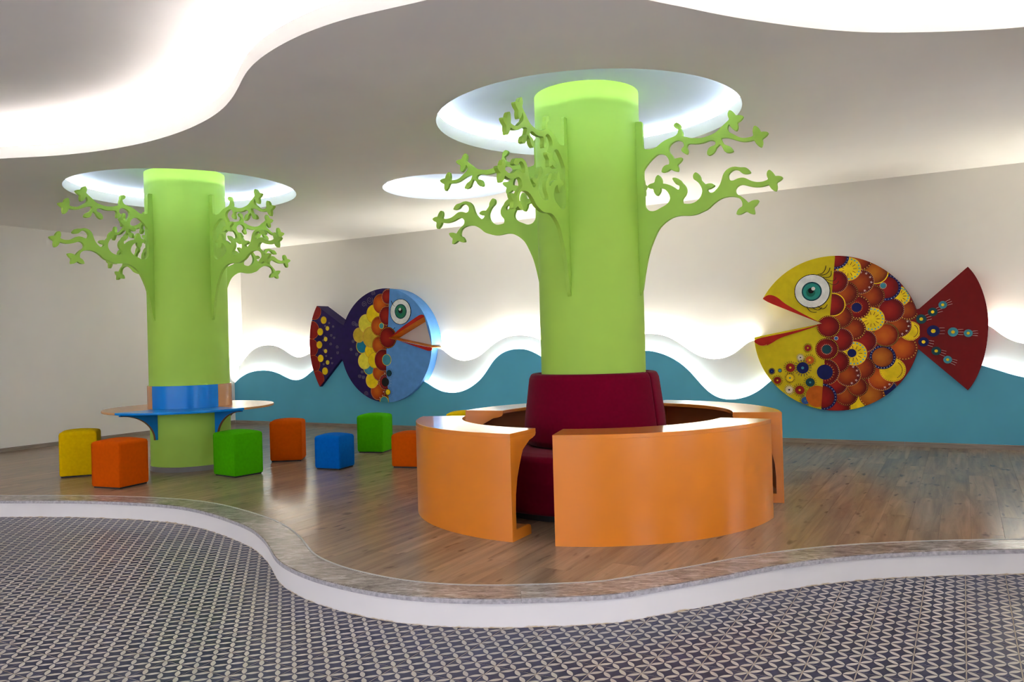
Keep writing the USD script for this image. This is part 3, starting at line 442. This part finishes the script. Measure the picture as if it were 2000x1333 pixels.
def panel(name, x, y, d, matn, label, led_d, led):
    t = thing(name, label, "wall panel", W((LEFT + RIGHT) / 2, d, 0))
    part(t, "board", prism(under(x, y), -.024, 0, WT(d)), matn)
    P = np.array([W(a, led_d, b - .035) for a, b in zip(x[2:-2:2], y[2:-2:2])])
    part(t, "light_strip", tube(P, .009, 6), led, label="white LED strip hidden behind the wavy edge")
    return t
panel("wave_panel", UPX, UPY, D_MID, "wave_white", "white wavy wall panel glowing behind the blue wave", D_MID + .065, "led_wall")
panel("wave_panel", LOX, LOY, D_BLUE, "wave_blue", "blue wavy wall panel along the foot of the back wall", D_BLUE + .060, "led_wave")

# ------------------------------------------------------------------ tree columns
RC = .463
bp = chaikin(BRANCH, 2); BR = sg.Polygon(bp).buffer(0); BR = max(getattr(BR, "geoms", [BR]), key=lambda g: g.area).simplify(.0006)
def tree(c, turn, label, boards):
    base = math.atan2(c[1], c[0]) + math.pi
    t = thing("tree_column", label, "column", (*c, 0))
    part(t, "trunk", revolve([(.001, 0.0), (RC, 0.0), (RC, HU), (.001, HU)], c, n=128), "trunk_green", label="round lime green column shaft")
    part(t, "skirting", revolve([(RC - .001, .0), (RC + .012, .0), (RC + .012, .052), (RC + .008, .058), (RC - .001, .058)], c, n=128), "skirting_grey", label="grey skirting ring at the foot of the column")
    for k in range(4):
        a = base + math.radians(turn + 90 * k); e = np.array([math.cos(a), math.sin(a), 0]); nn = np.cross(e, Z)
        part(t, "branch", prism(BR, -.017, .017, frame(np.array([*c, 0.0]), e, Z, nn)), "branch_green", 35)
    return t
CR, CL = (.7194, 7.1689), (-3.9803, 9.8865)
tree(CR, 67.0, "lime green tree column with cut-out branches, rising out of the maroon sofa", 4)
tree(CL, 36.5, "lime green tree column with cut-out branches, carrying the round blue and orange table", 4)

# ------------------------------------------------------------------ sofa round the right column
sofa = thing("round_sofa", "maroon upholstered round sofa wrapped around the right tree column", "sofa", (*CR, 0))
def rounded(poly, r): return np.array(poly.buffer(-r).buffer(r, quad_segs=6).exterior.coords)[:-1]
part(sofa, "plinth", revolve([(RC + .015, 0), (1.0, 0), (1.0, .05), (RC + .015, .05)], CR, n=96), "black_base")
part(sofa, "seat", revolve(rounded(sg.Polygon([(RC + .02, .045), (1.055, .045), (1.065, .3), (1.05, .505), (.9, .515), (RC + .02, .50)]), .05), CR, n=128), "maroon_cloth")
bprof = rounded(sg.Polygon([(RC + .018, .51), (.60, .51), (.635, .56), (.62, .75), (.575, 1.085), (.555, 1.13), (RC + .018, 1.135)]), .035)
cprof = bprof.mean(0)
camdir = math.degrees(math.atan2(CR[1], CR[0])) + 180
for s0, s1 in ((58, 178), (178, 238), (238, 418)):
    if s0 == 178: s1 = 238
    a0, a1 = camdir + s0 + .6, camdir + s1 - .6
    # soft ends: the section swells over the first few degrees
    angs = np.r_[a0, a0 + .3, a0 + .9, a0 + 2.0, np.linspace(a0 + 3.5, a1 - 3.5, 60), a1 - 2.0, a1 - .9, a1 - .3, a1]
    inset = np.interp(np.minimum(angs - a0, a1 - angs), [0, .3, .9, 2.0, 3.5], [.80, .90, .96, .99, 1.0])
    k = len(bprof); V = []
    for an, sc in zip(np.radians(angs), inset):
        q = cprof + (bprof - cprof) * [sc, 1 - (1 - sc) * .35]; V.append(np.c_[CR[0] + q[:, 0] * np.cos(an), CR[1] + q[:, 0] * np.sin(an), q[:, 1]])
    V = np.vstack(V); F = []
    i = np.arange(k); j = (i + 1) % k
    for m_ in range(len(angs) - 1): F += [np.stack([m_ * k + i, (m_ + 1) * k + i, (m_ + 1) * k + j], 1), np.stack([m_ * k + i, (m_ + 1) * k + j, m_ * k + j], 1)]
    nV = len(V); V = np.vstack([V, V[:k].mean(0), V[-k:].mean(0)])
    F += [np.stack([np.full(k, nV), i, j], 1), np.stack([np.full(k, nV + 1), (len(angs) - 1) * k + j, (len(angs) - 1) * k + i], 1)]
    mm = trimesh.Trimesh(V, np.vstack(F), process=False); mm.fix_normals()
    part(sofa, "backrest", mm, "maroon_cloth", 50)

# ------------------------------------------------------------------ curved desks round the sofa
def desk(c, a0, a1, label):
    RO, RI, H, T = 1.571, 1.172, .766, .030
    am = math.radians((a0 + a1) / 2)
    t = thing("curved_desk", label, "desk", (c[0] + 1.4 * math.cos(am), c[1] + 1.4 * math.sin(am), 0), group=None)
    b = .003
    part(t, "desktop", revolve([(RI, H - T), (RO - .001, H - T), (RO, H - T + .001), (RO, H - b), (RO - b, H), (RI + b, H), (RI, H - b)], c, a0, a1, 64), "orange_top", 40)
    part(t, "front_panel", revolve([(RO - .018, 0), (RO, 0), (RO, H - T), (RO - .018, H - T)], c, a0, a1, 64), "orange_lacquer", 40)
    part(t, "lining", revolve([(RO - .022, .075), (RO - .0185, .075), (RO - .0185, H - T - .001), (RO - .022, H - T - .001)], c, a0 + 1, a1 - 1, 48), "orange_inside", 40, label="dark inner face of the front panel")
    wz = [(0, .736), (.385, .736), (.372, .714), (.33, .70), (.277, .69), (.217, .657), (.173, .633), (.15, .60), (.115, .53), (.075, .44), (.05, .33), (.042, .22), (.042, .078), (.235, .078), (.262, .066), (.27, .04), (.27, 0), (0, 0)]
    pw = np.array(wz); pr = sg.Polygon([(RO - .018 - w if w else RO - .0185, z) for w, z in wz])
    for an, s in ((a0, 1), (a1, -1)):
        A = math.radians(an); e = np.array([math.cos(A), math.sin(A), 0]); tg = np.array([-math.sin(A), math.cos(A), 0]) * s
        m = prism(pr, 0, .018)                          # local x radial, y up
        T4 = frame(np.array([*c, 0.0]), e, Z, tg); m.apply_transform(T4)
        if np.linalg.det(T4[:3, :3]) < 0: m.invert()
        part(t, "end_panel", m, "orange_lacquer", 30)
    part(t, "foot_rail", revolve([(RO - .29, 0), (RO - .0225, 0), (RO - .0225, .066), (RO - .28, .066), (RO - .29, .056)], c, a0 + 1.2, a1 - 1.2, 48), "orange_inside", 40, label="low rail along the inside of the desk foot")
    return t
desk((.653, 7.048), -104.5, -31.6, "curved orange desk in front of the sofa, the nearest and widest in view")
desk((.719, 7.046), -189.5, -118.6, "curved orange desk at the left of the sofa, its end profile facing the gap")
desk((.962, 7.205), 84.0, 156.0, "curved orange desk behind the sofa on the left, seen over the left desk")
desk((.744, 7.188), -16.0, 56.5, "curved orange desk behind the sofa on the right, open side towards the sofa")

# ------------------------------------------------------------------ round table on the left column
TC = (CL[0], CL[1] + .03)
tab = thing("round_table", "round blue and orange table wrapped around the left tree column", "table", (*CL, 0))
base2 = math.degrees(math.atan2(CL[1], CL[0])) + 180
for k in range(4):
    a0 = base2 - 54 + 90 * k; blue = (k == 0); mt = "table_blue" if blue else "table_orange"
    R, rt, rb, z = .985, RC + .014, RC + .001, .744
    part(tab, "tabletop_sector", revolve([(rb, z - .026), (R - .004, z - .026), (R, z - .020), (R, z - .004), (R - .004, z), (rb, z)], CL, a0, a0 + 90, 40), mt, 40, label="blue sector of the tabletop" if blue else "orange sector of the tabletop")
    s0, s1 = (base2 - 60 + 0, base2 + 40) if k == 0 else (base2 + 40 + (k - 1) * 86.666, base2 + 40 + k * 86.666)
    part(tab, "backsplash", revolve([(rb, z + .0005), (RC + .022, z + .0005), (RC + .022, 1.012), (RC + .019, 1.015), (rb, 1.015)], CL, s0, s1, 40), mt, 40, label="blue curved backsplash" if blue else "orange curved backsplash")
    A = math.radians(base2 + 36.5 + 90 * k); e = np.array([math.cos(A), math.sin(A), 0]); nn = np.cross(e, Z)
    h0 = z - .027; W_, H_ = .47, .335
    arc = [(RC + .035 + (W_ - .035) * (1 - math.cos(q)), h0 - .02 - (H_ - .02) * (1 - math.sin(q))) for q in np.linspace(0, math.pi / 2, 28)]
    br = sg.Polygon([(RC + .0005, h0), (RC + .0005, h0 - H_), *arc, (RC + W_, h0)])
    q = part(tab, "bracket", prism(br, -.013, .013, frame(np.array([*CL, 0.0]), e, Z, nn)), "table_blue", 30)
    lip = sg.LineString(arc).buffer(.0035, cap_style="flat")
    part(q, "edge_band", prism(lip, -.0134, .0134, frame(np.array([*CL, 0.0]), e, Z, nn)), "table_edge", 30, label="dark edge of the bracket")

# ------------------------------------------------------------------ stools
def stool(p0, p1, depth, h, color, label, group=None):
    p0, p1 = np.array(p0, float), np.array(p1, float); x = (p1 - p0) / np.linalg.norm(p1 - p0); y = np.array([-x[1], x[0]])
    w = float(np.linalg.norm(p1 - p0)); c = (p0 + p1) / 2 + y * depth / 2
    t = thing("cube_stool", label, "stool", (*c, 0), group=group)
    n = 18
    m = trimesh.creation.box((1, 1, 1)); 
    for _ in range(4): m = m.subdivide()
    v = np.array(m.vertices) * 2                      # -1..1
    def soft(q): return np.sign(q) * (1 - (1 - np.abs(q)) ** 1.0)
    hw, hd = w / 2, depth / 2; r = .014
    zb = .012; hh = (h - .022 - zb)
    sx, sy, sz = v[:, 0], v[:, 1], (v[:, 2] + 1) / 2
    bulge = (1 - sx ** 2) * (1 - sy ** 2)
    X = sx * hw; Y = sy * hd; Zz = zb + sz * hh + np.where(v[:, 2] > .999, .030 * bulge ** .6, 0)
    side = .006 * np.sin(np.pi * sz)
    X = X + np.sign(sx) * (np.abs(sx) > .999) * side * (1 - sy ** 2); Y = Y + np.sign(sy) * (np.abs(sy) > .999) * side * (1 - sx ** 2)
    # round the edges: clamp the shape into a superellipse near its corners
    P = np.stack([X, Y, Zz], 1); C = np.array([0, 0, zb + hh / 2]); Hh = np.array([hw, hd, hh / 2])
    q = np.abs(P - C); ex = np.maximum(q - (Hh - r), 0); L_ = np.linalg.norm(ex, axis=1, keepdims=True)
    k = np.where(L_ > r, r / np.maximum(L_, 1e-9), 1.0); cornered = (ex > 0).sum(1, keepdims=True) >= 2
    Pn = np.where(cornered, C + np.sign(P - C) * (np.minimum(q, Hh - r) + ex * k), P)
    m = trimesh.Trimesh(Pn, m.faces, process=False)
    T4 = frame(np.array([*c, 0.0]), np.array([*x, 0]), np.array([*y, 0]), Z); m.apply_transform(T4)
    part(t, "cushion", m, "cloth_" + color, 40)
    bm = trimesh.creation.box((w - .03, depth - .03, .0125)); bm.apply_translation((0, 0, .00625)); bm.apply_transform(T4)
    part(t, "base", bm, "black_base", label="black base plate")
    sm = []
    for sx_, sy_ in ((-1, -1), (1, -1), (1, 1), (-1, 1)):
        sm.append(tube([(sx_ * (hw - .003), sy_ * (hd - .003), zb + .02), (sx_ * (hw - .003), sy_ * (hd - .003), zb + hh - .02)], .0025, 6))
    for s_ in sm: s_.apply_transform(T4); part(t, "piping", s_, "cloth_" + color, 40)
    return t
stool((-5.248, 9.235), (-4.878, 9.368), .36, .535, "yellow", "yellow cube stool at the far left, half behind the orange one")
stool((-4.486, 8.494), (-4.120, 8.350), .386, .505, "orange", "orange cube stool at the left front, nearest the marble kerb")
stool((-3.433, 9.131), (-3.106, 8.886), .37, .505, "green", "green cube stool in front of the round table")
stool((-3.073, 10.072), (-2.684, 10.110), .34, .525, "orange", "orange cube stool behind the green one, right of the round table")
stool((-2.342, 9.389), (-2.030, 9.258), .313, .405, "blue", "blue cube stool, the only blue one, standing in the middle")
stool((-2.109, 10.756), (-1.753, 10.659), .332, .515, "green", "green cube stool near the back wall below the dark blue fish")
stool((-1.437, 9.345), (-1.105, 9.246), .33, .405, "orange", "orange cube stool half hidden behind the left curved desk")
stool((-.87, 10.25), (-.50, 10.17), .36, .553, "yellow", "yellow cube stool peeping over the left curved desk")

# ------------------------------------------------------------------ the two wall fish
LAY = .0002
class Fish:
    def __init__(s, name, label, centre):
        s.c = np.array(centre); s.t = thing(name, label, "wall decoration", W(*[centre[0], D_FISH, centre[1]]))
        s.T = WT(D_FISH); s.n = 0
        s.lo = affinity.translate(under(LOX, LOY, -1, .004), *(-s.c)); s.up = affinity.translate(under(UPX, UPY, -1, .004), *(-s.c))
    def place(s, m): m.apply_translation((*s.c, 0)); m.apply_transform(s.T); return m
    def solid(s, name, poly, matn, label=None):
        a = D_BLUE - D_FISH - .001; b = D_MID - D_FISH - .001; e = BACK - D_FISH - .001
        m = cat([prism(poly, -a, 0), prism(poly.difference(s.lo), -b, -a), prism(poly.difference(s.up).difference(s.lo), -e, -b)])
        return part(s.t, name, s.place(m), matn, 30, label)
    def flat(s, parent, name, poly, matn, lift=None, th=None, label=None):
        if lift is None: s.n += 1; lift = s.n * LAY
        m = prism(poly, -.001, lift)
        if m is None: return None
        many = len([g for g in getattr(poly, "geoms", [poly]) if g.area > 1e-7]) > 1
        return part(parent or s.t, name, s.place(m), matn, 30, label, "stuff" if many else None), lift
def ring(x, y, r, w): return disc(x, y, r).difference(disc(x, y, r - w))
def dots(x, y, r, n, q, a0=0, a1=360): return unary_union([disc(x + r * math.cos(t), y + r * math.sin(t), q, 8) for t in np.radians(np.linspace(a0, a1, n, endpoint=False))])
def rays(x, y, r0, r1, n, w): return unary_union([sg.LineString([(x + r0 * math.cos(t), y + r0 * math.sin(t)), (x + r1 * math.cos(t), y + r1 * math.sin(t))]).buffer(w, cap_style="round", quad_segs=2) for t in np.linspace(0, 2 * math.pi, n, endpoint=False)])
def star(x, y, r): return rays(x, y, r * .2, r, 5, r * .22)
def spiral(x, y, r, w, turn=1):
    t = np.linspace(.15, 1, 34); a = turn * t * 4.2 * math.pi
    return sg.LineString(np.c_[x + r * t * np.cos(a), y + r * t * np.sin(a)]).buffer(w, quad_segs=2)
def scale(F, zone, x, y, r, col, style):
    d = disc(x, y, r).intersection(zone)
    if d.is_empty or d.area < 1e-4: return
    lb = f"{'dark red' if col == 'red' else col} painted scale"
    if "shaded_" + col in M:
        F.n += 1; L_ = F.n * LAY; m = prism(d, -.001, L_); uv = (np.asarray(m.vertices)[:, :2] - (x, y)) / r
        F.place(m); o = ORIGIN[str(F.t.GetPath())]; m.apply_translation(-o); pp = path_for("scale", F.t)
        p = usdkit.mesh(stage, pp, m, M["shaded_" + col], uv=uv).GetPrim(); ORIGIN[pp] = o; keys(p, label=lb)
    else: p, L_ = F.flat(None, "scale", d, "paint_" + col, label=lb)
    Z_ = lambda g: g.intersection(zone)
    def sub(name, g, c, up=1): 
        g = Z_(g)
        if not g.is_empty: F.flat(p, name, g, "paint_" + c, L_ + LAY * .3 * up)
    if style == 'd': sub("rim", ring(x, y, r, .006), "brown"); sub("dots", dots(x, y, r - .014, 34, .0042), "gold")
    if style == 'w': sub("rim", ring(x, y, r, .004), "gold"); sub("dots", dots(x, y, r - .012, 40, .0036), "pink")
    if style == 'w' and col in ("rust", "orange"): sub("flowers", unary_union([star(x + (r - .035) * math.cos(t), y + (r - .035) * math.sin(t), .013) for t in np.radians(np.linspace(-70, 90, 6))]), "pink")
    if style == 'o': sub("rim", ring(x, y, r, .005), "brown"); sub("dots", dots(x, y, r - .013, 26, .0075), "gold")
    if style == 'y': sub("rim", ring(x, y, r, .004), "brown"); sub("dots", dots(x, y, r - .011, 38, .0055), "yellow")
    if style == 'Y': sub("rim", ring(x, y, r, .012), "yellow" if col != "mustard" else "gold"); sub("dots", dots(x, y, r - .022, 34, .0036), "brown")
    if style == 'k': sub("rim", ring(x, y, r, .005), "gold"); sub("dots", unary_union([dots(x, y, r - .012, 36, .0042), dots(x, y, r * .72, 14, .006, -60, 60)]), "brown")
    if style == 't': sub("rim", ring(x, y, r, .005), "gold"); sub("dots", dots(x, y, r - .024, 20, .0115), "lightteal"); sub("specks", unary_union([rays(x, y, r * .38, r * .62, 11, .0035)]), "brown")
    if style == 'n': sub("rim", ring(x, y, r, .030), "navy"); sub("dots", dots(x, y, r - .015, 26, .0065), "white")
    if style == 'b': sub("rim", ring(x, y, r, .017), "brown"); sub("dots", rays(x, y, r - .019, r - .003, 60, .0014), "gold")
def fish_body(F, outline_r, mouth, head_line, head_sign, tail, mats):
    body = disc(0, 0, outline_r, 160).difference(sg.Polygon(mouth))
    hl = sg.Polygon([*head_line, (head_sign * 3, head_line[-1][1]), (head_sign * 3, head_line[0][1])]).buffer(0)
    ta = np.array(tail); e_ = int(ta[:, 1].argmin()) + 1            # the tail's outer edge is a smooth arc between its two tips
    tailp = sg.Polygon(np.vstack([ta[:2], spline(ta[2:e_], 60), ta[e_:]])).buffer(0).difference(disc(0, 0, outline_r, 160))
    head = body.intersection(hl); back = body.difference(hl)
    F.solid("head", head, mats[0]); F.solid("body", back, mats[1]); F.solid("tail", tailp, mats[2])
    return body, head, back, tailp

# ---- yellow and red fish
F = Fish("painted_fish", "big yellow and red painted fish facing left on the back wall, right of the sofa", (-1.451, 1.427))
body, head, back, tail = fish_body(F, .992, Y_MOUTH, Y_HEAD, -1, Y_OUT_TAIL, ("paint_body_yellow", "paint_body_red", "paint_tail_red"))
for x, y, r, c, s in Y_SCALES[:-2]: scale(F, back, x, y, r, c, s)
for x, y, r, c in Y_SPOTS:
    p, L_ = F.flat(None, "spot", disc(x, y, r).intersection(head), "paint_" + c, label=f"painted {c} spot on the head") if not disc(x, y, r).intersection(head).is_empty else (None, 0)
    if p is None: continue
    if r < .09:
        F.flat(p, "rays", rays(x, y, r * 1.12, r * 1.5, 18, .0022).intersection(head), "paint_" + ("navy" if c in ("navy", "blue", "teal") else "brown" if c != "cream" else "cream"), L_ + LAY * .3)
        F.flat(p, "centre", disc(x, y, r * .25), "paint_" + ("yellow" if c in ("red", "orange") else "navy" if c == "cream" else "teal"), L_ + LAY * .6)
for (x, y, r, c, s) in Y_SCALES[-2:]: scale(F, body, x, y, r, c, s)
for x, y, r, c in Y_DISCS:
    p, L_ = F.flat(None, "spot", disc(x, y, r), "paint_" + c, label="painted dark disc on a scale"); F.flat(p, "rays", rays(x, y, r * 1.05, r * 1.2, 20, .0025), "paint_cream" if c != "navy" else "paint_gold", L_ + LAY * .3)
for x, y, r, c in Y_TAIL:
    p, L_ = F.flat(None, "tail_dot", disc(x, y, r), "paint_" + c, label="painted blue dot on the red tail"); F.flat(p, "centre", disc(x, y, r * .36), "paint_yellow", L_ + LAY * .4)
    a = math.atan2(y, x - .55)*.9; F.flat(p, "sprig", unary_union([sg.LineString([(x + r * 1.1 * math.cos(a + b), y + r * 1.1 * math.sin(a + b)), (x + (r + .055) * math.cos(a + b * .6), y + (r + .055) * math.sin(a + b * .6))]).buffer(.0022) for b in (-.5, 0, .5)]), "paint_pink", L_ + LAY * .5)
def eye(F, E, lashes, wide=1.0):
    (x, y, r, _), (ix, iy, ir, ic), (px, py, pr, _), (hx, hy, hr, _) = E
    el = lambda x, y, r: affinity.scale(disc(x, y, r, 64), wide, 1.0, origin=(x, y))
    p, L_ = F.flat(None, "eye", el(x, y, r), "paint_white", label="white eyeball")
    F.flat(p, "outline", el(x, y, r + .007).difference(el(x, y, r - .001)), "paint_black", L_ + LAY * .3)
    F.flat(p, "iris", el(ix, iy, ir), "paint_" + ic, L_ + LAY * .5, label="green iris"); F.flat(p, "iris_ring", el(ix, iy, ir).difference(el(ix, iy, ir * .86)), "paint_dteal", L_ + LAY * .7)
    F.flat(p, "iris_shade", el(ix - ir * .1, iy - ir * .1, ir * .45), "paint_iris_dark", L_ + LAY * .7)
    F.flat(p, "pupil", el(px, py, pr), "paint_black", L_ + LAY * 1.0); F.flat(p, "glint", el(hx, hy, hr), "paint_white", L_ + LAY * 1.3)
    for k in range(0, len(lashes), 3): F.flat(p, "eyelash", sg.LineString(spline(lashes[k:k + 3], 10)).buffer(.0026), "paint_black", L_ + LAY * 1.6)
eye(F, Y_EYE, Y_LASH)
for nm, pl in (("upper_lip", Y_LIP_UP), ("lower_lip", Y_LIP_LO)):
    lp = sg.Polygon(chaikin(pl, 2)).buffer(0)
    q_, _ = F.flat(None, nm, lp.intersection(body.buffer(.02)), "paint_lip_red", .012, label="red painted lip")
    a_ = np.array(pl); c_ = a_[:4].mean(0) if nm == "upper_lip" else np.vstack([a_[-3:], a_[:1]]).mean(0)
    cv = c_ + np.array([[-.075, .0], [-.03, -.03], [.03, -.038], [.09, -.022]]) * (1 if nm == "lower_lip" else -1) * [1 if nm == "lower_lip" else -1, 1] * .8
    F.flat(q_, "highlight", sg.LineString(spline(cv, 12)).buffer(.005).intersection(lp), "paint_gold", .0122, label="gold highlight on the lip")
# ---- dark blue fish
F = Fish("painted_fish", "dark blue painted fish with a light blue face, facing right on the back wall", (-8.69, 1.438))
body, head, back, tail = fish_body(F, .983, B_MOUTH, B_HEAD, 1, B_OUT_TAIL, ("paint_sky_blue", "paint_violet", "paint_violet"))
mv = np.array(B_MOUTH); 
for k, (p0, p1) in enumerate(((mv[0], mv[1]), (mv[0], mv[2]))):
    seg = sg.LineString([p0, p1]).buffer(.004, cap_style="flat").intersection(disc(0, 0, .984, 160))
    F.solid("mouth_lining", seg, "paint_lip_orange", label="orange inner face of the mouth")
for x, y, r, c, s in B_SCALES[:-1]: scale(F, back, x, y, r, c, s)
x, y, r, c, s = B_SCALES[-1]; scale(F, body, x, y, r, c, s)
for x, y, r, c in B_SPOTS:
    p, L_ = F.flat(None, "spot", disc(x, y, r).intersection(body), "paint_" + c, label=f"painted {c} spot")
    F.flat(p, "rim", ring(x, y, r, .008).intersection(body), "paint_yellow" if c == "teal" else "paint_black", L_ + LAY * .3)
    if r < .09: F.flat(p, "dots", unary_union([dots(x, y, r * q, 16, .0035, o, 360 + o) for q, o in ((1.25, 0), (1.6, 10))]).intersection(body), "paint_black" if c != "black" else "paint_white", L_ + LAY * .5)
for x, y, r, c in B_TAILRED:
    d = disc(x, y, r).intersection(tail)
    if d.is_empty: continue
    p, L_ = F.flat(None, "tail_scale", d, "paint_" + c, label="red scallop along the tail edge"); F.flat(p, "rim", ring(x, y, r, .005).intersection(tail), "paint_lip_orange", L_ + LAY * .3)
for x, y, r, c in B_TAILDOTS:
    p, L_ = F.flat(None, "tail_dot", disc(x, y, r).intersection(tail), "paint_" + c, label="yellow dot on the dark tail"); F.flat(p, "rim", ring(x, y, r + .004, .005).intersection(tail), "paint_gold", L_ + LAY * .3)
for k, (x, y, r) in enumerate(B_SWIRLS):
    F.flat(None, "swirl", spiral(x, y, r, .0028, 1 if k % 2 else -1).intersection(body.union(tail)), "paint_grey", .0012, label="thin grey painted spiral")
eye(F, B_EYE, [(.27, .55), (.30, .60), (.36, .635), (.25, .66), (.20, .70), (.17, .76), (.23, .30), (.19, .27), (.13, .25)])
for nm, pl in (("upper_lip", B_LIP_UP), ("lower_lip", B_LIP_LO)):
    lp = sg.Polygon(chaikin(pl, 2)).buffer(0)
    F.flat(None, nm, lp.intersection(body.buffer(.01)), "paint_lip_red", .011, label="dark red painted lip")
